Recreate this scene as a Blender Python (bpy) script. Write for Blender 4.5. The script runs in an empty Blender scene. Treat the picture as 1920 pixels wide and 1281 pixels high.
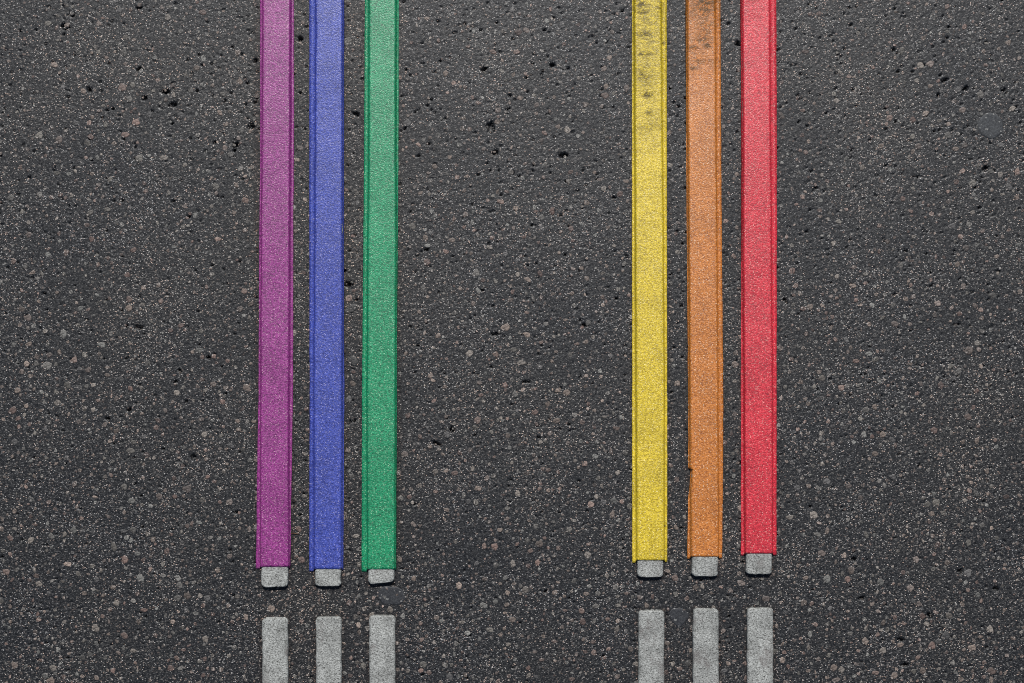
import bpy, math
import numpy as np
from mathutils import Vector

S = 0.0006            # metres of ground per pixel of the 1920 px wide photograph (a guide bar is 30 mm wide)
H = 1.6               # camera height
scene = bpy.context.scene
C = scene.collection

# ------------------------------------------------------------------ camera, light, exposure
cam_d = bpy.data.cameras.new('camera')
cam = bpy.data.objects.new('camera', cam_d)
C.objects.link(cam)
cam.location = (0, 0, H)
cam.rotation_euler = (0, 0, 0)
cam_d.sensor_width = 36
cam_d.lens = 50
cam_d.clip_start = 0.05
cam_d.clip_end = 500
scene.camera = cam

SUN_EL, SUN_AZ = 49.0, 2.0        # azimuth measured from +Y (top of the picture) towards +X
world = bpy.data.worlds.new('World')
scene.world = world
world.use_nodes = True
wn = world.node_tree
wn.nodes.clear()
sky = wn.nodes.new('ShaderNodeTexSky')
sky.sky_type = 'NISHITA'
sky.sun_disc = False
sky.sun_elevation = math.radians(SUN_EL)
sky.sun_rotation = math.radians(SUN_AZ)
bg = wn.nodes.new('ShaderNodeBackground')
bg.inputs['Strength'].default_value = 0.05
wo = wn.nodes.new('ShaderNodeOutputWorld')
wn.links.new(sky.outputs[0], bg.inputs[0])
wn.links.new(bg.outputs[0], wo.inputs[0])

sun_d = bpy.data.lights.new('sun', 'SUN')
sun_d.energy = 4.4
sun_d.angle = math.radians(0.5)
sun_d.color = (1.0, 0.975, 0.945)
sun = bpy.data.objects.new('sun', sun_d)
C.objects.link(sun)
to_sun = Vector((math.sin(math.radians(SUN_AZ)) * math.cos(math.radians(SUN_EL)),
                 math.cos(math.radians(SUN_AZ)) * math.cos(math.radians(SUN_EL)),
                 math.sin(math.radians(SUN_EL))))
sun.rotation_euler = to_sun.to_track_quat('Z', 'Y').to_euler()
sun.location = to_sun * 5

scene.view_settings.view_transform = 'Standard'
scene.view_settings.look = 'None'
scene.view_settings.exposure = 0.0
scene.cycles.use_denoising = False
scene.cycles.filter_width = 1.0
scene.view_settings.gamma = 1.0
scene.view_settings.use_curve_mapping = False

rng = np.random.default_rng(11)


def X(px, z=0.0): return (px - 960.0) * S * (1 - z / H)
def Y(py, z=0.0): return (640.5 - py) * S * (1 - z / H)


# ------------------------------------------------------------------ material helpers
def new_mat(name):
    m = bpy.data.materials.new(name)
    m.use_nodes = True
    nt = m.node_tree
    b = nt.nodes['Principled BSDF']
    return m, nt, b


class G:
    """small node graph helper; coordinates are object space in metres"""
    def __init__(self, nt):
        self.nt = nt
        self.tc = nt.nodes.new('ShaderNodeTexCoord')
        self.co = self.tc.outputs['Object']

    def link(self, a, b): self.nt.links.new(a, b)

    def mapping(self, rot=0.0, scale=(1, 1, 1), loc=(0, 0, 0)):
        n = self.nt.nodes.new('ShaderNodeMapping')
        n.inputs['Rotation'].default_value = (0, 0, rot)
        n.inputs['Scale'].default_value = scale
        n.inputs['Location'].default_value = loc
        self.link(self.co, n.inputs['Vector'])
        return n.outputs[0]

    def noise(self, scale, detail=2.0, rough=0.5, vec=None, dist=0.0, out='Fac'):
        n = self.nt.nodes.new('ShaderNodeTexNoise')
        n.inputs['Scale'].default_value = scale
        n.inputs['Detail'].default_value = detail
        n.inputs['Roughness'].default_value = rough
        n.inputs['Distortion'].default_value = dist
        self.link(vec or self.co, n.inputs['Vector'])
        return n.outputs[out]

    def voro(self, scale, vec=None, rand=1.0, out=None):
        n = self.nt.nodes.new('ShaderNodeTexVoronoi')
        n.inputs['Scale'].default_value = scale
        n.inputs['Randomness'].default_value = rand
        self.link(vec or self.co, n.inputs['Vector'])
        return n

    def ramp(self, fac, stops, interp='LINEAR'):
        n = self.nt.nodes.new('ShaderNodeValToRGB')
        n.color_ramp.interpolation = interp
        els = n.color_ramp.elements
        while len(els) < len(stops): els.new(0.5)
        for e, (p, c) in zip(els, stops):
            e.position = p
            e.color = (c, c, c, 1) if not isinstance(c, tuple) else (c[0], c[1], c[2], 1)
        self.link(fac, n.inputs[0])
        return n.outputs[0]

    def mix(self, fac, a, b, mode='MIX'):
        n = self.nt.nodes.new('ShaderNodeMix')
        n.data_type = 'RGBA'
        n.blend_type = mode
        for k, v in ((0, fac), (6, a), (7, b)):
            sock = n.inputs[k]
            if isinstance(v, (int, float)):
                sock.default_value = v if k == 0 else (v, v, v, 1)
            elif isinstance(v, tuple): sock.default_value = (v[0], v[1], v[2], 1)
            else: self.link(v, sock)
        return n.outputs[2]

    def math(self, op, a, b=None, c=None, clamp=False):
        n = self.nt.nodes.new('ShaderNodeMath')
        n.operation = op
        n.use_clamp = clamp
        for i, v in enumerate((a, b, c)):
            if v is None: continue
            if isinstance(v, (int, float)): n.inputs[i].default_value = v
            else: self.link(v, n.inputs[i])
        return n.outputs[0]

    def sep(self, col):
        n = self.nt.nodes.new('ShaderNodeSeparateColor')
        self.link(col, n.inputs[0])
        return n.outputs

    def attr(self, name):
        n = self.nt.nodes.new('ShaderNodeAttribute')
        n.attribute_name = name
        return n.outputs

    def bump(self, height, dist, strength=1.0, normal=None):
        n = self.nt.nodes.new('ShaderNodeBump')
        n.inputs['Strength'].default_value = strength
        n.inputs['Distance'].default_value = dist
        self.link(height, n.inputs['Height'])
        if normal: self.link(normal, n.inputs['Normal'])
        return n.outputs[0]


def asphalt_material():
    m, nt, b = new_mat('asphalt')
    g = G(nt)
    # slanted flaky matrix
    v1 = g.mapping(math.radians(-32), (1.0, 2.0, 1.0))
    fine = g.noise(470, 3, 0.7, v1)
    fine2 = g.noise(240, 2, 0.5, g.mapping(math.radians(-25), (1, 1.7, 1), (3, 1, 0)))
    matrix = g.ramp(fine, [(0.36, (0.002, 0.0023, 0.003)), (0.46, (0.0075, 0.0083, 0.0096)), (0.55, (0.0140, 0.0155, 0.0178)), (0.60, (0.033, 0.034, 0.036)), (0.68, (0.24, 0.237, 0.23))])
    matrix = g.mix(1.0, matrix, g.ramp(fine2, [(0.3, 0.62), (0.7, 1.32)]), 'MULTIPLY')
    patch = g.math('MULTIPLY', g.math('SUBTRACT', g.noise(11, 2, 0.5, g.mapping(0, (1, 1, 1), (2, 3, 0))), 0.5), 0.30)
    # fine sand grains, each its own tone
    va = g.voro(380, g.mapping(math.radians(-30), (1, 1.7, 1)))
    rnd = g.sep(va.outputs['Color'])
    tone = g.ramp(rnd[1], [(0.0, (0.085, 0.066, 0.056)), (0.35, (0.115, 0.112, 0.105)), (0.7, (0.085, 0.090, 0.093)), (1.0, (0.15, 0.112, 0.092))])
    pick = g.math('MULTIPLY', g.ramp(g.math('ADD', rnd[0], patch), [(0.76, 0.0), (0.82, 1.0)]), g.ramp(va.outputs['Distance'], [(0.30, 1.0), (0.42, 0.0)]))
    col = g.mix(g.math('MULTIPLY', pick, 0.75), matrix, tone)
    # bright mineral chips
    vb = g.voro(620, g.mapping(math.radians(-20), (1, 1.6, 1), (5, 2, 1)))
    rb = g.sep(vb.outputs['Color'])
    pickb = g.math('MULTIPLY', g.ramp(g.math('ADD', rb[0], patch), [(0.92, 0.0), (0.935, 1.0)]), g.ramp(vb.outputs['Distance'], [(0.28, 1.0), (0.44, 0.0)]))
    # thin slivers lying the other way
    vc = g.voro(560, g.mapping(math.radians(38), (1, 2.4, 1), (1, 8, 2)))
    rc = g.sep(vc.outputs['Color'])
    pickc = g.math('MULTIPLY', g.ramp(g.math('ADD', rc[0], patch), [(0.93, 0.0), (0.945, 1.0)]), g.ramp(vc.outputs['Distance'], [(0.26, 1.0), (0.42, 0.0)]))
    pickb = g.math('MAXIMUM', pickb, pickc)
    toneb = g.ramp(rb[1], [(0.0, (0.28, 0.27, 0.26)), (0.6, (0.62, 0.61, 0.59)), (0.9, (0.70, 0.52, 0.42))])
    col = g.mix(pickb, col, toneb)
    # broad wear and dust tint
    broad = g.noise(5.5, 3, 0.55)
    col = g.mix(1.0, col, g.ramp(broad, [(0.3, (0.80, 0.82, 0.86)), (0.5, (1.0, 0.99, 0.98)), (0.70, (1.25, 1.19, 1.12))]), 'MULTIPLY')
    band = g.attr('dust')[2]
    col = g.mix(g.math('MULTIPLY', band, 0.55), col, g.mix(1.0, col, (1.35, 1.18, 0.98), 'MULTIPLY'))
    bar_edge_brown = g.math('MULTIPLY', g.attr('bar_edge_brown')[2], g.ramp(g.noise(170, 3, 0.6), [(0.35, 0.3), (0.6, 0.9)]))  # browner, darker band around the guide bars, broken up by noise
    col = g.mix(bar_edge_brown, col, g.mix(1.0, col, (0.62, 0.44, 0.36), 'MULTIPLY'))
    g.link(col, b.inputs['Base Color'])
    rr = g.ramp(g.noise(330, 2, 0.5), [(0.35, 0.36), (0.62, 0.62)])
    g.link(rr, b.inputs['Roughness'])
    b.inputs['Specular IOR Level'].default_value = 0.48
    hgt = g.math('ADD', fine, g.math('MULTIPLY', g.noise(900, 2, 0.6), 0.55))
    hgt = g.math('ADD', hgt, g.math('MULTIPLY', pick, 0.25))
    g.link(g.bump(hgt, 0.0004, 0.6), b.inputs['Normal'])
    return m


def stone_material():
    m, nt, b = new_mat('aggregate_stone')
    g = G(nt)
    c = g.attr('tint')[0]
    n1 = g.noise(480, 2, 0.65)
    col = g.mix(1.0, c, g.ramp(n1, [(0.36, 0.25), (0.47, 0.90), (0.66, 1.5)]), 'MULTIPLY')
    vb = g.voro(900)
    rb = g.sep(vb.outputs['Color'])
    col = g.mix(g.math('MULTIPLY', g.ramp(rb[0], [(0.93, 0.0), (0.95, 1.0)]), 0.7), col, (0.42, 0.38, 0.35))
    g.link(col, b.inputs['Base Color'])
    b.inputs['Roughness'].default_value = 0.55
    g.link(g.bump(n1, 0.0008, 0.8), b.inputs['Normal'])
    return m


def bar_material():
    m, nt, b = new_mat('grey_marking_bar')
    g = G(nt)
    n1 = g.noise(620, 3, 0.6, g.mapping(math.radians(25), (1, 1.5, 1)))
    n2 = g.noise(60, 3, 0.55)
    col = g.ramp(n1, [(0.33, (0.020, 0.020, 0.018)), (0.41, (0.15, 0.154, 0.146)), (0.50, (0.235, 0.242, 0.232)), (0.68, (0.41, 0.42, 0.405))])
    col = g.mix(1.0, col, g.ramp(n2, [(0.3, (0.80, 0.80, 0.79)), (0.55, (1.18, 1.18, 1.17)), (0.75, (1.38, 1.38, 1.36))]), 'MULTIPLY')
    dirt = g.ramp(g.noise(38, 4, 0.65, g.mapping(0, (1, 0.7, 1), (4, 7, 0))), [(0.57, 0.0), (0.68, 1.0)])
    col = g.mix(g.math('MULTIPLY', dirt, 0.5), col, (0.12, 0.10, 0.095))
    g.link(col, b.inputs['Base Color'])
    b.inputs['Roughness'].default_value = 0.62
    g.link(g.bump(n1, 0.0006, 0.7), b.inputs['Normal'])
    return m


def tape_material(name, base, deep, glint):
    m, nt, b = new_mat(name)
    g = G(nt)
    grain = g.noise(560, 2, 0.7, g.mapping(math.radians(-28), (1, 1.4, 1)))
    mid = g.noise(28, 4, 0.6)
    col = g.ramp(grain, [(0.34, deep), (0.46, tuple(x * 0.72 for x in base)), (0.56, base), (0.68, tuple(min(0.9, x * 1.18 + 0.045) for x in base))])
    col = g.mix(1.0, col, g.ramp(mid, [(0.3, 0.84), (0.55, 1.0), (0.75, 1.1)]), 'MULTIPLY')
    # tiny glass beads, glints of some painted into the base colour as pale specks
    vb = g.voro(680)
    rb = g.sep(vb.outputs['Color'])
    bead = g.math('MULTIPLY', g.ramp(rb[0], [(0.70, 0.0), (0.86, 1.0)]), g.ramp(vb.outputs['Distance'], [(0.26, 1.0), (0.45, 0.0)]))
    col = g.mix(g.math('MULTIPLY', bead, 0.52), col, glint)
    # scuff marks
    d = g.attr('scuff')[2]
    dn = g.ramp(g.noise(230, 4, 0.85, g.mapping(0.3, (0.8, 1.3, 1))), [(0.44, 0.08), (0.53, 1.0)])
    col = g.mix(g.math('MULTIPLY', d, dn, clamp=True), col, (0.040, 0.026, 0.006))
    g.link(col, b.inputs['Base Color'])
    g.link(g.ramp(g.noise(500, 2), [(0.3, 0.36), (0.7, 0.50)]), b.inputs['Roughness'])
    g.link(g.math('SUBTRACT', 0.85, g.math('MULTIPLY', d, 0.6), clamp=True), b.inputs['Specular IOR Level'])
    b.inputs['Coat Weight'].default_value = 0.2
    b.inputs['Coat Roughness'].default_value = 0.42
    hgt = g.math('ADD', grain, g.math('MULTIPLY', bead, 0.35))
    nrm = g.bump(g.noise(45, 2, 0.5, g.mapping(0, (0.6, 1.6, 1))), 0.0008, 0.25)
    g.link(g.bump(hgt, 0.00065, 0.6, nrm), b.inputs['Normal'])
    return m


M_ASPHALT = asphalt_material()
M_STONE = stone_material()
M_BAR = bar_material()


# ------------------------------------------------------------------ mesh helpers
def mesh_from_arrays(name, verts, faces, mat, smooth=True):
    """faces: (n,k) int array, k constant"""
    me = bpy.data.meshes.new(name)
    nv, (nf, k) = len(verts), faces.shape
    me.vertices.add(nv)
    me.vertices.foreach_set('co', np.ascontiguousarray(verts, dtype=np.float32).ravel())
    me.loops.add(nf * k)
    me.loops.foreach_set('vertex_index', np.ascontiguousarray(faces, dtype=np.int32).ravel())
    me.polygons.add(nf)
    me.polygons.foreach_set('loop_start', np.arange(0, nf * k, k, dtype=np.int32))
    me.polygons.foreach_set('loop_total', np.full(nf, k, dtype=np.int32))
    me.polygons.foreach_set('use_smooth', np.full(nf, smooth, dtype=bool))
    me.materials.append(mat)
    me.update(calc_edges=True)
    me.validate()
    return me


def float_attr(me, name, vals):
    a = me.attributes.new(name, 'FLOAT', 'POINT')
    a.data.foreach_set('value', np.ascontiguousarray(vals, dtype=np.float32))


def color_attr(me, name, cols):
    a = me.attributes.new(name, 'FLOAT_COLOR', 'POINT')
    c = np.ones((len(cols), 4), dtype=np.float32)
    c[:, :3] = cols
    a.data.foreach_set('color', c.ravel())


def link_obj(name, me, parent=None, label=None, cat=None, group=None, kind=None):
    o = bpy.data.objects.new(name, me)
    C.objects.link(o)
    if parent: o.parent = parent
    if label: o['label'] = label
    if cat: o['category'] = cat
    if group: o['group'] = group
    if kind: o['kind'] = kind
    return o


def band_noise(ny, nx, step, wave, aniso=1.0, ang=0.0, seed=0):
    """band-limited random field, unit variance; wave in metres"""
    r = np.random.default_rng(seed)
    f = np.fft.rfft2(r.standard_normal((ny, nx)))
    ky = np.fft.fftfreq(ny, step)[:, None]
    kx = np.fft.rfftfreq(nx, step)[None, :]
    c, s = math.cos(ang), math.sin(ang)
    u, v = kx * c + ky * s, -kx * s + ky * c
    k = np.sqrt(u * u * aniso * aniso + v * v)
    k0 = 1.0 / wave
    f *= np.exp(-((k - k0) / (0.55 * k0)) ** 2)
    z = np.fft.irfft2(f, s=(ny, nx))
    return z / z.std()


def noise1d(n, smooth, seed):
    r = np.random.default_rng(seed)
    w = r.standard_normal(n + 8 * smooth)
    k = np.exp(-np.linspace(-2, 2, 4 * smooth + 1) ** 2)
    z = np.convolve(w, k / np.sqrt((k * k).sum()), 'same')[4 * smooth:4 * smooth + n]
    return z


# ------------------------------------------------------------------ measured strips (photograph pixels)
# y, left edge, left groove, right groove, right edge
TAPES = [
    dict(key='purple', rows=[(0, 488.1, 493.3, 543.4, 551.4), (300, 488.1, 491.8, 542.6, 551.2), (440, 486.5, 490.5, 541.8, 550.2), (740, 484.8, 489.3, 539.9, 549.5), (1064, 480, 488.8, 540.0, 544.3)],
         end=1062.5, fl=1066, fr=1064.5, bar_end=(1103, 1102)),
    dict(key='blue', rows=[(0, 580.2, 592.8, 642.0, 645.2), (300, 580.2, 591.6, 641.7, 644.8), (440, 580.2, 590.7, 641.3, 644.4), (740, 581, 589.2, 640.2, 645.8), (1068, 580, 589.8, 639.0, 643.9)],
         end=1067, fl=1071, fr=1069, bar_end=(1101, 1101)),
    dict(key='green', rows=[(0, 684.2, 692.6, 741.2, 747.9), (300, 682.8, 692.0, 740.6, 747.2), (440, 681.4, 690.8, 741.6, 745.8), (740, 679, 688.8, 740.2, 743.9), (1068, 678, 689.9, 739.6, 742.6)],
         end=1067.3, fl=1071.5, fr=1068, bar_end=(1097.5, 1093)),
    dict(key='yellow', rows=[(0, 1184.8, 1190.3, 1239.2, 1250), (300, 1184.8, 1191.8, 1241.5, 1250), (740, 1185.2, 1194.1, 1245.2, 1250.9), (1052, 1185.4, 1195.0, 1244.4, 1251)],
         end=1050.5, fl=1055.3, fr=1053.8, bar_end=(1084, 1084)),
    dict(key='orange', rows=[(0, 1285.1, 1288.6, 1340.6, 1350.7), (300, 1286.5, 1291.6, 1342.5, 1352), (740, 1290, 1294.9, 1345.7, 1355.8), (878, 1290.2, 1295.3, 1346.3, 1355.4), (879.5, 1294.6, 1296.6, 1346.3, 1355.4), (905, 1293.2, 1296.6, 1346.5, 1355.3), (940, 1290, 1296.6, 1346.8, 1355.0), (1046, 1288.3, 1297.0, 1346.6, 1353.6)],
         end=1043.8, fl=1047.6, fr=1047, bar_end=(1082.5, 1082.5)),
    dict(key='red', rows=[(0, 1388.2, 1391.8, 1442.8, 1455.2), (300, 1390, 1393.4, 1444.6, 1456.4), (740, 1388.9, 1396.8, 1448.1, 1455.9), (1040, 1389, 1398.6, 1448.4, 1455.5)],
         end=1037.7, fl=1041.6, fr=1041, bar_end=(1078.5, 1078.5)),
]
LOWER = [('purple', 490.6, 539.9, 1160), ('blue', 591.8, 639.8, 1157.5), ('green', 691.7, 740.9, 1155),
         ('yellow', 1197.3, 1246, 1145.5), ('orange', 1299.2, 1348.2, 1143), ('red', 1401.2, 1450.6, 1141)]

# ------------------------------------------------------------------ road surface
STEP, COARSE = 0.0012, 0.0022
X0, X1, Y0, Y1 = -0.595, 0.595, -0.40, 0.40


def axis(lo, hi, out):
    mid = np.arange(lo, hi, STEP)
    a = lo - COARSE * np.arange(out, 0, -1)
    return np.concatenate([a, mid, mid[-1] + COARSE * np.arange(1, out + 1)])


xs, ys = axis(X0, X1, 150), axis(Y0, Y1, 100)
nx, ny = len(xs), len(ys)
GX, GY = np.meshgrid(xs, ys)
z = (0.00004 * band_noise(ny, nx, STEP, 0.0055, 1.7, math.radians(28), 1)
     + 0.000035 * band_noise(ny, nx, STEP, 0.011, 1.3, math.radians(20), 2)
     + 0.00006 * band_noise(ny, nx, STEP, 0.0032, 1.4, math.radians(30), 3))
z = np.where(z > 0.00012, 0.00012 + (z - 0.00012) * 0.25, z)           # traffic-worn tops
z = np.where(z < -0.00010, -0.00010 + (z + 0.00010) * 3.0, z)      # small chipped hollows

# pores: small deep holes, denser in the upper half
PITS = [(920, 239, 7, 10, 0.2), (907, 130, 5, 5, 0), (1056, 292, 9, 4, 0.1), (122, 50, 8, 5, -0.6), (135, 28, 4, 4, 0), (310, 172, 8, 4, 0.1), (262, 131, 5, 5, 0),
        (271, 184, 4, 4, 0), (167, 168, 4, 4, 0), (326, 196, 8, 4, 0.2), (169, 258, 4, 4, 0), (260, 14, 6, 3, 0.1), (928, 287, 6, 4, 0.3), (1035, 122, 4, 4, 0), (442, 272, 5, 5, 0), (259, 614, 7, 4, -0.2),
        (390, 671, 4, 3, 0), (202, 785, 4, 3, 0), (847, 806, 4, 5, 0), (820, 833, 8, 3, -0.5), (362, 857, 5, 5, 0), (1097, 610, 6, 3, 0.1), (985, 716, 6, 2.5, 0), (927, 626, 8, 3, 0.1), (1601, 1049, 5, 4, 0),
        (1741, 1155, 7, 5, 0), (1689, 1200, 6, 4, 0), (1800, 1072, 5, 4, -0.4), (1867, 1104, 5, 4, 0), (1698, 1247, 6, 3, 0.2), (1811, 166, 5, 4, 0.5), (1848, 316, 4, 7, -0.6), (1771, 150, 6, 3, 0.3),
        (654, 534, 7, 4, 0.2), (640, 509, 8, 4, 0.1), (668, 214, 6, 3, -0.3), (563, 73, 4, 4, 0), (472, 236, 5, 5, 0), (479, 114, 3, 4, -0.5), (1383, 82, 5, 4, 0), (1616, 1122, 5, 3, 0.2)]
pits = [(X(a), Y(b), c * S * 0.95, d * S * 0.95, e, 0.0055) for a, b, c, d, e in PITS]
dens = band_noise(ny, nx, STEP, 0.16, 1, 0, 9)
while len(pits) < 5800:
    px, py = rng.uniform(xs[0], xs[-1]), rng.uniform(ys[0], ys[-1])
    i, j = min(ny - 1, np.searchsorted(ys, py)), min(nx - 1, np.searchsorted(xs, px))
    p = 0.5 + 0.10 * dens[i, j] + 0.14 * max(-1, min(1, py / Y1)) 
    if rng.random() > p: continue
    r = 0.00058 + 0.00050 * rng.random() ** 2 + (0.0008 * rng.random() if rng.random() < 0.04 else 0)
    if not (X0 < px < X1 and Y0 < py < Y1):
        r += 0.0003
        if rng.random() < 0.4: continue
    e = 1 + 0.9 * rng.random() ** 2
    pits.append((px, py, r * e, r, math.radians(rng.normal(25, 25)), 0.0022 + 2.0 * r))
jag = band_noise(ny, nx, STEP, 0.004, 1, 0, 21)
for px, py, ra, rb, an, dep in pits:
    R = 1.7 * max(ra, rb) + COARSE
    i0, i1 = np.searchsorted(ys, [py - R, py + R])
    j0, j1 = np.searchsorted(xs, [px - R, px + R])
    if i0 >= i1 or j0 >= j1: continue
    dx, dy = GX[i0:i1, j0:j1] - px, GY[i0:i1, j0:j1] - py
    c, s = math.cos(an), math.sin(an)
    d = np.sqrt(((dx * c + dy * s) / ra) ** 2 + ((-dx * s + dy * c) / rb) ** 2) * (1 + 0.16 * jag[i0:i1, j0:j1])
    t = np.clip((1.22 - d) / 0.5, 0, 1)
    z[i0:i1, j0:j1] -= dep * t * t * (3 - 2 * t)
edge = np.minimum(np.minimum(GX - xs[0], xs[-1] - GX), np.minimum(GY - ys[0], ys[-1] - GY))
z *= np.clip(edge / 0.01, 0, 1)

jx = rng.uniform(-0.22, 0.22, GX.shape) * STEP
jy = rng.uniform(-0.22, 0.22, GX.shape) * STEP
for a in (jx, jy): a[0, :] = a[-1, :] = 0; a[:, 0] = a[:, -1] = 0
V = np.stack([GX + jx, GY + jy, z], -1).reshape(-1, 3)
idx = np.arange(nx * ny).reshape(ny, nx)
F = np.stack([idx[:-1, :-1], idx[:-1, 1:], idx[1:, 1:], idx[1:, :-1]], -1).reshape(-1, 4)
# the sheet goes on far beyond the picture
B = 60.0
ex, ey = [-B, xs[0], xs[-1], B], [-B, ys[0], ys[-1], B]
ov = np.array([(a, b, 0.0) for b in ey for a in ex])
of = []
for r_ in range(3):
    for c_ in range(3):
        if r_ == 1 and c_ == 1: continue
        k = r_ * 4 + c_
        of.append((k, k + 1, k + 5, k + 4))
F = np.concatenate([F, np.array(of) + len(V)])
V = np.concatenate([V, ov])
me = mesh_from_arrays('road', V, F, M_ASPHALT)
dx = V[:, 0]
dust = np.exp(-((dx - X(600)) / 0.085) ** 2) * np.clip(0.55 + 0.9 * V[:, 1], 0, 1) + 0.35 * np.exp(-((dx - X(1300)) / 0.06) ** 2) * np.clip(0.2 - V[:, 1], 0, 1)
float_attr(me, 'dust', np.clip(dust, 0, 1))
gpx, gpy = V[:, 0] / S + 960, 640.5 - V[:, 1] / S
bar_edge_brown = np.zeros(len(V))  # strength of the brown band, fading out from the bar edges
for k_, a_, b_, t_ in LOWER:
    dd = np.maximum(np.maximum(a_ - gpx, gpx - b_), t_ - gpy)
    bar_edge_brown = np.maximum(bar_edge_brown, np.clip(1 - dd / 9.0, 0, 1))
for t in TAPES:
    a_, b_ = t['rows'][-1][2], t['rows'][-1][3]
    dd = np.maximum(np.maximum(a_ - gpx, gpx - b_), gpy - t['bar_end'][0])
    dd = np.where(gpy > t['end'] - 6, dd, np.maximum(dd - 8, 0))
    bar_edge_brown = np.maximum(bar_edge_brown, np.clip(1 - dd / 9.0, 0, 1))
float_attr(me, 'bar_edge_brown', bar_edge_brown)
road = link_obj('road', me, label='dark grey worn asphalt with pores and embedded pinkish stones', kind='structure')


def hit_strip(px, py, rad):
    """is the ground point under a tape or a bar"""
    for t in TAPES:
        L, R_ = t['rows'][-1][1], t['rows'][-1][4]
        L = min(q[1] for q in t['rows']); R_ = max(q[4] for q in t['rows'])
        if L - rad < px < R_ + rad and py < t['bar_end'][0] + rad: return True
    for k, a, b_, top in LOWER:
        if a - rad < px < b_ + rad and py > top - rad: return True
    return False


# embedded aggregate
def stone_verts(cx, cy, r, seed_rng, n, flat):
    a0 = seed_rng.random() * 6.283
    el = seed_rng.uniform(0.55, 1.0)
    rot = seed_rng.normal(0.5, 0.8)
    ang = a0 + np.arange(n) * 2 * math.pi / n + seed_rng.uniform(-0.28, 0.28, n)
    rad = r * seed_rng.uniform(0.70, 1.18, n)
    ux, uy = np.cos(ang) * rad, np.sin(ang) * rad * el
    c, s = math.cos(rot), math.sin(rot)
    ox, oy = ux * c - uy * s, ux * s + uy * c
    top = 0.00014 + flat
    tilt = seed_rng.normal(0, 0.05, 2)
    def lay(f, z0):
        return np.stack([cx + ox * f, cy + oy * f, z0 + f * (tilt[0] * ox + tilt[1] * oy) * (1 if z0 > 0 else 0)], -1)
    return np.concatenate([lay(1.06, -0.0010), lay(0.93, top), lay(0.7, top + r * 0.012), [[cx, cy, top + r * 0.012]]])


def stone_faces(n):
    i = np.arange(n); j = (i + 1) % n
    out = []
    for b_ in (0, n):
        out.append(np.stack([b_ + i, b_ + j, b_ + n + j], -1))
        out.append(np.stack([b_ + i, b_ + n + j, b_ + n + i], -1))
    out.append(np.stack([2 * n + i, 2 * n + j, np.full(n, 3 * n)], -1))
    return np.concatenate(out)


TINTS = np.array([(0.150, 0.118, 0.098), (0.170, 0.122, 0.102), (0.125, 0.115, 0.100), (0.115, 0.108, 0.098), (0.165, 0.145, 0.125),
                  (0.130, 0.088, 0.074), (0.130, 0.105, 0.092), (0.190, 0.150, 0.125), (0.075, 0.072, 0.070), (0.150, 0.147, 0.135)])
cell = {}


def free(px, py, r):
    k = 14
    ci, cj = int(px // k), int(py // k)
    for a in range(ci - 1, ci + 2):
        for b_ in range(cj - 1, cj + 2):
            for (qx, qy, qr) in cell.get((a, b_), ()):
                if (qx - px) ** 2 + (qy - py) ** 2 < (0.92 * (r + qr)) ** 2: return False
    cell.setdefault((ci, cj), []).append((px, py, r))
    return True


sd = band_noise(256, 384, 1.0, 90, 1, 0, 33)
stones = []
SP = [(880, 664, 9), (894, 662, 7), (947, 722, 7), (1062, 736, 8), (980, 731, 7), (1012, 689, 7), (838, 815, 8), (867, 721, 6), (1015, 642, 6),
      (55, 645, 8), (92, 666, 8), (50, 683, 9), (89, 687, 10), (139, 675, 10), (190, 647, 9), (68, 682, 7), (118, 626, 10), (41, 697, 7), (149, 692, 7), (166, 693, 7),
      (245, 845, 9), (219, 808, 7), (226, 711, 8), (1541, 1038, 9), (1595, 1070, 10), (1550, 1086, 9), (1583, 1041, 8), (1651, 1092, 8), (1707, 1103, 9),
      (1814, 1075, 11), (1780, 1155, 9), (1823, 1215, 9), (1856, 1180, 9), (1688, 1210, 9), (1655, 1220, 9), (1730, 1258, 9), (1677, 1267, 10), (1518, 1190, 9), (1528, 1171, 7),
      (1736, 213, 10), (1804, 207, 10), (1789, 190, 6), (1797, 169, 8), (1838, 178, 8), (1907, 323, 9), (1858, 322, 8), (1792, 280, 8), (1876, 272, 8),
      (651, 78, 12), (1391, 1093, 10), (1268, 1115, 7), (1200, 1120, 7), (667, 1005, 9), (1436, 1124, 9), (566, 1050, 8), (1000, 560, 7), (657, 580, 17), (661, 676, 14), (186, 208, 6)]
for a, b_, r in SP:
    if free(a, b_, r): stones.append((a, b_, r * 0.92))
big_try = 0
while big_try < 150000 and len(stones) < 12500:
    big_try += 1
    px, py = rng.uniform(-200, 2120), rng.uniform(-170, 1450)
    d = sd[int(np.clip((py + 170) / 6.4, 0, 255)), int(np.clip((px + 200) / 6.4, 0, 383))]
    q = 0.46 + 0.16 * d + 0.42 * (py - 400) / 900
    r = 1.6 + rng.gamma(2.0, 1.35)
    if r > 4.0 and rng.random() > q: continue
    if r > 9.5: continue
    if hit_strip(px, py, -2): continue
    if free(px, py, r): stones.append((px, py, r))


def visible(s):
    return 0 < s[0] < 1920 and 0 < s[1] < 1281 and not hit_strip(s[0], s[1], s[2])


extra = 0
while extra < 5500:
    px, py = rng.uniform(-680, 2600), rng.uniform(-480, 1760)
    if -200 < px < 2120 and -170 < py < 1450: continue
    extra += 1
    r = 2.4 + rng.gamma(2.0, 1.3)
    if r < 9.5 and not hit_strip(px, py, -2) and free(px, py, r): stones.append((px, py, r))
order = sorted(stones, key=lambda s: (-1 if visible(s) else 1) * s[2])
named, rest = order[:300], order[300:]


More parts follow.
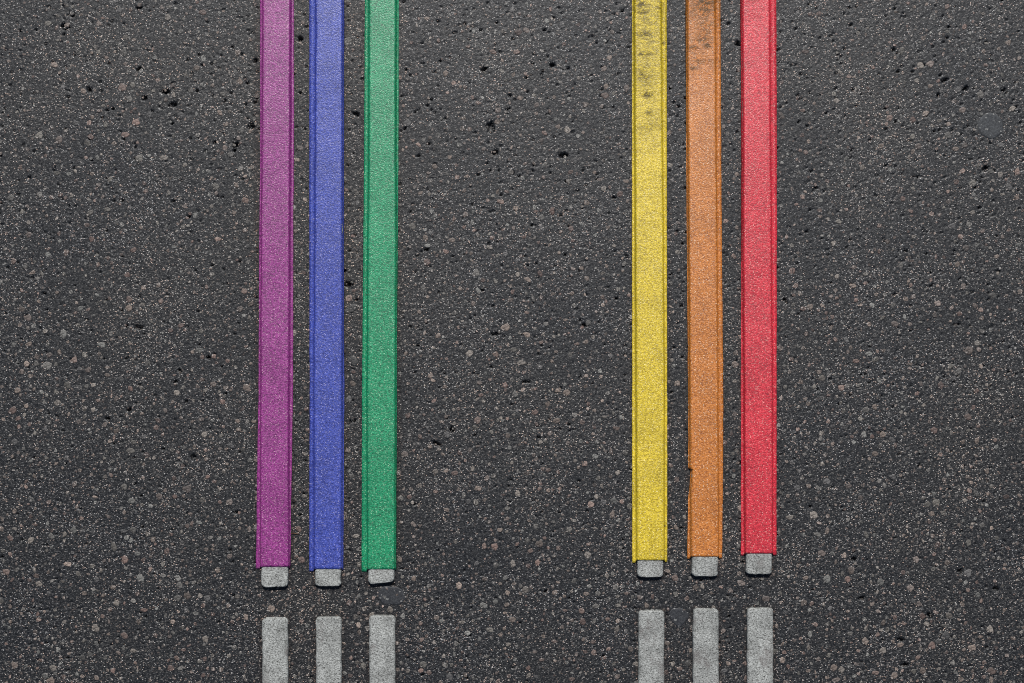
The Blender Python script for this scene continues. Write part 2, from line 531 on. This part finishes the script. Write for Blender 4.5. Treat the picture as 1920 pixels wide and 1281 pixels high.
def tint_for(r):
    t = TINTS[rng.integers(len(TINTS))] * rng.uniform(0.65, 1.4)
    if r > 12: t = np.array((0.058, 0.056, 0.053))
    if r < 3.2: t = t * rng.uniform(0.6, 1.5)
    # many stones are still half covered by the binder film
    k = rng.uniform(0.45, 1.0)
    return t * k + np.array((0.016, 0.017, 0.018)) * (1 - k)


for (px, py, r) in named:
    n = 9
    cx, cy = X(px), Y(py)
    v = stone_verts(0, 0, r * S, rng, n, rng.uniform(0.00004, 0.00016))
    me = mesh_from_arrays('stone', v, stone_faces(n), M_STONE)
    color_attr(me, 'tint', np.tile(tint_for(r), (len(v), 1)))
    o = link_obj('stone', me, road)
    o.location = (cx, cy, 0)
vv, ff, cc, base = [], [], [], 0
F7, F6 = stone_faces(8), stone_faces(5)
for (px, py, r) in rest:
    n = 8 if (r > 3.0 and -200 < px < 2120 and -170 < py < 1450) else 5
    v = stone_verts(X(px), Y(py), r * S, rng, n, rng.uniform(0.0, 0.00014))
    vv.append(v); ff.append((F7 if n == 8 else F6) + base); base += len(v)
    cc.append(np.tile(tint_for(r), (len(v), 1)))
me = mesh_from_arrays('small_stones', np.concatenate(vv), np.concatenate(ff), M_STONE)
color_attr(me, 'tint', np.concatenate(cc))
link_obj('small_stones', me, road, kind='stuff')


# ------------------------------------------------------------------ raised guide bars
BAR_H = 0.0060


def loft(name, mat, rows):
    """rows: list of (n,3) arrays; closed profile, capped at both ends"""
    A = np.array(rows)
    nr, npf, _ = A.shape
    idx = np.arange(nr * npf).reshape(nr, npf)
    nxt = np.roll(idx, -1, axis=1)
    f = np.stack([idx[:-1], nxt[:-1], nxt[1:], idx[1:]], -1).reshape(-1, 4)
    me = bpy.data.meshes.new(name)
    faces = [tuple(q) for q in f.tolist()] + [tuple(idx[0][::-1].tolist()), tuple(idx[-1].tolist())]
    me.from_pydata(A.reshape(-1, 3).tolist(), [], faces)
    me.materials.append(mat)
    for p in me.polygons: p.use_smooth = True
    me.update()
    return me


def make_bar(xl, xr, y_round_top, y_round_bot, label, seed):
    """xl, xr: functions of y giving metres at bar edges; y ends in metres, callables of u in 0..1 (None: runs on square)"""
    r = np.random.default_rng(seed)
    RC = 0.0040
    yt, yb = y_round_top, y_round_bot
    ytop = yt[0] if isinstance(yt, tuple) else yt
    ybot = yb[0] if isinstance(yb, tuple) else yb
    round_t, round_b = isinstance(yt, tuple), isinstance(yb, tuple)
    near = np.array([0, 0.0002, 0.0005, 0.0009, 0.0015, 0.0024, 0.0034, 0.0044])
    body = np.arange(ybot + 0.005, ytop - 0.005, 0.0018)
    yy = np.concatenate([ybot + near, body, (ytop - near)[::-1]])
    n = len(yy)
    wl, wr = noise1d(n, 2, seed) * 0.00022, noise1d(n, 2, seed + 1) * 0.00022
    hh = noise1d(n, 9, seed + 2) * 0.00010
    us = np.array([0, 0.004, 0.035, 0.075, 0.13, 0.2, 0.32, 0.44, 0.56, 0.68, 0.8, 0.87, 0.925, 0.965, 0.996, 1.0])
    zs = (BAR_H / 0.004) * np.array([-0.0015, 0.0026, 0.0034, 0.0038, 0.0040, 0.0040, 0.0040, 0.0040, 0.0040, 0.0040, 0.0040, 0.0040, 0.0038, 0.0034, 0.0026, -0.0015])
    ragt, ragb = r.normal(0, 0.00022, len(us)), r.normal(0, 0.00018, len(us))
    out = []
    for i, y in enumerate(yy):
        db, dt = y - ybot, ytop - y
        ins, hf = 0.0, 1.0
        for d, on in ((db, round_b), (dt, round_t)):
            if not on: continue
            if d < RC: ins = max(ins, RC - math.sqrt(max(0, RC * RC - (RC - d) ** 2)))
            if d < 0.0010: hf = min(hf, 0.84 + 0.16 * math.sqrt(max(0, 1 - (1 - d / 0.0010) ** 2)))
        a, b_ = xl(y) + ins + wl[i], xr(y) - ins + wr[i]
        x = a + (b_ - a) * us
        zz = np.where(zs > 0, zs * hf + hh[i] * (us > 0.05) * (us < 0.95), zs)
        yv = np.full(len(us), y)
        if round_b: yv = yv + (yb[1](us) + ragb) * math.exp(-db / 0.006)
        if round_t: yv = yv + (yt[1](us) + ragt * yt[2]) * math.exp(-dt / 0.004)
        row = np.stack([x, yv, zz], -1)
        out.append(row)
    # drop vertical end faces to the ground
    for k, on in ((0, round_b), (-1, round_t)):
        e = out[k].copy(); e[:, 2] = -0.0015; e[:, 1] += -0.0008 if k == 0 else 0.0006
        if k == 0: out.insert(0, e)
        else: out.append(e)
    me = loft('guide_bar', M_BAR, out)
    return me


def col_fn(t, c):
    ry = np.array([q[0] for q in t['rows']]); rv = np.array([q[c] for q in t['rows']])
    def f(y, zc=0.0060):
        py = 640.5 - y / (S * (1 - zc / H))
        if py < 0: v = rv[0] + (rv[0] - rv[1]) / (ry[0] - ry[1]) * py
        else: v = np.interp(py, ry, rv)
        return (v - 960) * S * (1 - zc / H)
    return f


UP_LAB = {'purple': 'grey raised bar whose free end sticks out from under the purple tape',
          'blue': 'grey raised bar whose free end sticks out from under the blue tape',
          'green': 'grey raised bar with slanting free end sticking out from under the green tape',
          'yellow': 'grey raised bar whose free end sticks out from under the yellow tape',
          'orange': 'grey raised bar whose free end sticks out from under the orange tape',
          'red': 'grey raised bar whose free end sticks out from under the red tape'}
LOW_LAB = {'purple': 'bare grey raised bar at the bottom, leftmost, in line with the purple tape',
           'blue': 'bare grey raised bar at the bottom in line with the blue tape',
           'green': 'bare grey raised bar at the bottom in line with the green tape',
           'yellow': 'bare grey raised bar with ragged top end in line with the yellow tape',
           'orange': 'bare grey raised bar at the bottom in line with the orange tape',
           'red': 'bare grey raised bar at the bottom right in line with the red tape'}
Z = BAR_H
for i, t in enumerate(TAPES):
    gl, gr = col_fn(t, 2), col_fn(t, 3)
    e0, e1 = t['bar_end']
    ye = Y((e0 + e1) / 2 - 1.3, Z)
    sk = (e0 - e1) * S
    me = make_bar(lambda y: gl(y) + 0.0002, lambda y: gr(y) - 0.0001, 0.66, (ye, (lambda s_: (lambda u: (u - 0.5) * s_))(sk)), t['key'], 100 + i * 7)
    link_obj('guide_bar', me, label=UP_LAB[t['key']], cat='guide bar', group='raised grey guide bars partly under coloured tape')
for i, (k, a, b_, top) in enumerate(LOWER):
    rag = {'yellow': 2.2, 'orange': 1.4}.get(k, 0.8)
    xa, xb = X(a, Z), X(b_, Z)
    me = make_bar(lambda y: xa, lambda y: xb, (Y(top, Z), (lambda u: u * 0), rag), -0.66, k, 300 + i * 7)
    link_obj('guide_bar', me, label=LOW_LAB[k], cat='guide bar', group='bare grey guide bars along the bottom edge')

# ------------------------------------------------------------------ coloured tapes over the bars
COL = {'purple': ((0.285, 0.028, 0.215), (0.085, 0.004, 0.075), (0.72, 0.42, 0.52)),
       'blue': ((0.040, 0.066, 0.38), (0.008, 0.014, 0.15), (0.42, 0.40, 0.72)),
       'green': ((0.0, 0.270, 0.110), (0.0, 0.085, 0.035), (0.42, 0.74, 0.46)),
       'yellow': ((0.70, 0.52, 0.018), (0.30, 0.20, 0.0), (0.95, 0.85, 0.42)),
       'orange': ((0.56, 0.185, 0.022), (0.25, 0.055, 0.001), (0.92, 0.72, 0.50)),
       'red': ((0.64, 0.018, 0.038), (0.26, 0.001, 0.012), (0.92, 0.48, 0.40))}
TAPE_LAB = {'purple': 'long purple glittery tape pressed over a raised bar, leftmost strip',
            'blue': 'long blue glittery tape between the purple and green tapes',
            'green': 'long green glittery tape, right strip of the left trio',
            'yellow': 'long yellow tape with dark scuff marks near the top, left strip of the right trio',
            'orange': 'long orange tape with scuffed top and torn notch in its left edge',
            'red': 'long red glittery tape pressed over a raised bar, rightmost strip'}
SCUFF = {'yellow': [(1201, 25, 10, 3, .9), (1205, 66, 12, 3, .8), (1208, 103, 14, 2.5, .55), (1203, 137, 4, 9, .5), (1214, 180, 10, 4.5, 1.0), (1216, 214, 7, 5, .7), (1206, 105, 10, 2, .5), (1200, 10, 12, 9, .45), (1235, 20, 5, 16, .4), (1215, 240, 22, 9, .35), (1212, 150, 18, 22, .30), (1212, 60, 22, 50, .22), (1243, 81, 2, 2, 1), (1246, 986, 2, 2, 1)],
         'orange': [(1323, 49, 10, 3, .8), (1326, 88, 7, 4, 1.0), (1298, 92, 8, 4, .9), (1315, 78, 18, 4, .45), (1298, 130, 7, 3.5, .7), (1315, 118, 22, 3, .45), (1320, 65, 16, 14, .35), (1318, 20, 24, 22, .42), (1325, 3, 14, 8, .5), (1310, 110, 18, 10, .25)],
         'red': [(1405, 5, 12, 4, .55), (1410, 30, 22, 12, .18)], 'purple': [(520, 250, 14, 10, .12)], 'blue': [(615, 590, 14, 30, .12), (610, 890, 16, 30, .15)], 'green': [(715, 60, 14, 8, .12)]}
TH = 0.00035
for i, t in enumerate(TAPES):
    k = t['key']
    mat = tape_material(k + '_tape', *COL[k])
    fL, gL, gR, fR = (col_fn(t, c) for c in (1, 2, 3, 4))
    ytop = 0.66
    ymid = Y(t['end'], BAR_H)
    yL, yR = Y(t['fl']), Y(t['fr'])
    n = int((ytop - ymid) / 0.0021)
    s_ = np.linspace(0, 1, n)
    # a finer row set at the orange tear
    yrows = ymid + (ytop - ymid) * s_
    if k == 'orange':
        yt_ = Y(879)
        yrows = np.sort(np.concatenate([yrows, yt_ + np.array([-0.0005, -0.0002, 0.0001, 0.0004])]))
        n = len(yrows)
    wl, wr = noise1d(n, 3, 500 + i) * 0.00009, noise1d(n, 3, 520 + i) * 0.00009
    wg, wh = noise1d(n, 7, 540 + i) * 0.00010, noise1d(n, 7, 560 + i) * 0.00010
    lz, rz = np.abs(noise1d(n, 10, 580 + i)) * 0.00022, np.abs(noise1d(n, 10, 600 + i)) * 0.00022
    th = noise1d(n, 14, 620 + i) * 0.00010
    rows, us = [], np.linspace(0, 1, 14)
    cut = np.random.default_rng(640 + i).normal(0, 0.00008, 40)
    for j, y in enumerate(yrows):
        a, b_, c, d = fL(y, 0.0) + wl[j], gL(y) + wg[j], gR(y) + wh[j], fR(y, 0.0) + wr[j]
        if y < Y(t['end']) + 0.01 and k != 'orange': pass
        b_ = max(b_, a + 0.0019); c = min(c, d - 0.0017)
        zl, zr = 0.00050 + lz[j], 0.00050 + rz[j]
        zt = BAR_H + 0.00015 + th[j]
        q0, q1 = b_ - 0.0021, c + 0.0021
        left = [(a, zl - 0.0001), (a + (q0 - a) * 0.5, zl + 0.0001), (q0, zl + 0.00012), (q0 + 0.0005, zl + 0.0005), (b_ - 0.0008, zt * 0.50), (b_ - 0.0001, zt * 0.86), (b_ + 0.0007, zt - 0.00008)]
        right = [(d, zr - 0.0001), (d + (q1 - d) * 0.5, zr + 0.0001), (q1, zr + 0.00012), (q1 - 0.0005, zr + 0.0005), (c + 0.0008, zt * 0.50), (c + 0.0001, zt * 0.86), (c - 0.0007, zt - 0.00008)]
        xa, xb = b_ + 0.0016, c - 0.0016
        topp = [(xa + (xb - xa) * u, zt) for u in us]
        low = left + topp + right[::-1]
        low = np.array(low)
        # the cut end: flanges reach slightly further down than the middle
        w_end = math.exp(-(y - ymid) / 0.010)
        m_ = len(low)
        yo = np.zeros(m_)
        yo[:3], yo[3:6] = yL - ymid, [(yL - ymid) * 0.7, (yL - ymid) * 0.3, (yL - ymid) * 0.1]
        yo[-3:], yo[-6:-3] = yR - ymid, [(yR - ymid) * 0.1, (yR - ymid) * 0.3, (yR - ymid) * 0.7]
        yv = y + (yo + cut[:m_]) * w_end
        top = np.stack([low[:, 0], yv, low[:, 1] + TH], -1)
        bot = np.stack([low[:, 0], yv, low[:, 1]], -1)
        # direction: top left->right then bottom right->left
        rows.append(np.concatenate([top, bot[::-1]]))
    me = loft('tape_strip', mat, rows)
    co = np.array(rows).reshape(-1, 3)
    sc = np.zeros(len(co))
    if k == 'yellow': sc += 0.30 * np.clip((co[:, 1] - Y(330)) / (330 * S), 0, 1)
    if k == 'orange': sc += 0.30 * np.clip((co[:, 1] - Y(170)) / (170 * S), 0, 1)
    for (px, py, ra, rb, st) in SCUFF.get(k, []):
        sc = sc + st * np.exp(-(((co[:, 0] - X(px)) / (ra * S)) ** 2 + ((co[:, 1] - Y(py)) / (rb * S)) ** 2))
    float_attr(me, 'scuff', np.clip(sc * 1.2, 0, 0.92))
    link_obj('tape_strip', me, label=TAPE_LAB[k], cat='tape', group='coloured tapes laid over the raised bars')


# ------------------------------------------------------------------ small marks on the road
def spot_material(name, c0, c1, rough):
    m, nt, b = new_mat(name)
    g = G(nt)
    n = g.noise(420, 3, 0.65)
    col = g.ramp(n, [(0.35, c0), (0.68, c1)])
    vb = g.voro(600)
    rb = g.sep(vb.outputs['Color'])
    col = g.mix(g.math('MULTIPLY', g.ramp(rb[0], [(0.955, 0.0), (0.965, 1.0)]), 0.8), col, (0.22, 0.22, 0.21))
    g.link(col, b.inputs['Base Color'])
    b.inputs['Roughness'].default_value = rough
    g.link(g.bump(n, 0.0006, 0.7), b.inputs['Normal'])
    return m


def spot(px, py, ra, rb, rot, h, mat, label, seed, rim=0.0):
    r = np.random.default_rng(seed)
    n = 48
    ang = np.arange(n) * 2 * math.pi / n
    w = 1 + sum(r.normal(0, 0.075 / k ** 0.5) * np.cos(k * ang + r.random() * 6.28) for k in range(2, 9))
    c, s = math.cos(rot), math.sin(rot)
    v = []
    for f, z in ((1.0, -0.0004), (0.97, h * 0.6), (0.88, h + rim), (0.7, h + rim * 0.3), (0.4, h), (0.15, h)):
        ux, uy = np.cos(ang) * w * ra * S * f, np.sin(ang) * w * rb * S * f
        zz = z + (r.normal(0, 0.00004, n) if z > 0 else 0)
        v.append(np.stack([ux * c - uy * s, ux * s + uy * c, np.zeros(n) + zz], -1))
    v = np.concatenate(v + [np.array([[0, 0, h]])])
    faces = []
    for k in range(5):
        for i in range(n):
            j = (i + 1) % n
            faces.append((k * n + i, k * n + j, (k + 1) * n + j, (k + 1) * n + i))
    for i in range(n): faces.append((5 * n + i, 5 * n + (i + 1) % n, 6 * n))
    me = bpy.data.meshes.new('gum_spot')
    me.from_pydata(v.tolist(), [], faces)
    me.materials.append(mat)
    for p in me.polygons: p.use_smooth = True
    o = link_obj('gum_spot', me, label=label, cat='gum spot', group='flattened dark gum spots on the asphalt')
    o.location = (X(px), Y(py), 0)
    return o


GUM1 = spot_material('dark_gum', (0.010, 0.011, 0.014), (0.040, 0.043, 0.048), 0.6)
GUM2 = spot_material('blue_grey_gum', (0.015, 0.017, 0.020), (0.055, 0.060, 0.065), 0.65)
spot(733, 1117, 28, 18, -0.05, 0.00030, GUM1, 'dark oval gum spot just below the free bar end under the green tape', 5)
spot(1273, 1156, 18, 17, 0.2, 0.00034, GUM1, 'dark round gum spot between the bare bars below the yellow and orange tapes', 6)
spot(1857, 236, 24, 25, 0.6, 0.00036, GUM2, 'blue-grey round gum spot near the right edge of the road view', 7, rim=0.00012)

# a bit of dry twig beside the purple tape
m, nt, b = new_mat('dry_twig')
g = G(nt)
g.link(g.ramp(g.noise(900, 2), [(0.3, (0.07, 0.035, 0.018)), (0.7, (0.20, 0.11, 0.06))]), b.inputs['Base Color'])
b.inputs['Roughness'].default_value = 0.8
path = [(546, 1000, 0.0010), (551, 999.5, 0.0012), (557, 1001, 0.0010), (562, 1001.5, 0.0008)]
rad = [0.00035, 0.0005, 0.0004, 0.0002]
rows = []
for (px, py, zz), r in zip(path, rad):
    rows.append(np.array([(X(px), Y(py) + r * math.cos(a), zz + r * math.sin(a)) for a in np.arange(6) * math.pi / 3]))
me = loft('twig', m, rows)
link_obj('twig', me, label='tiny brown bit of dry twig beside the lower end of the purple tape', cat='twig')
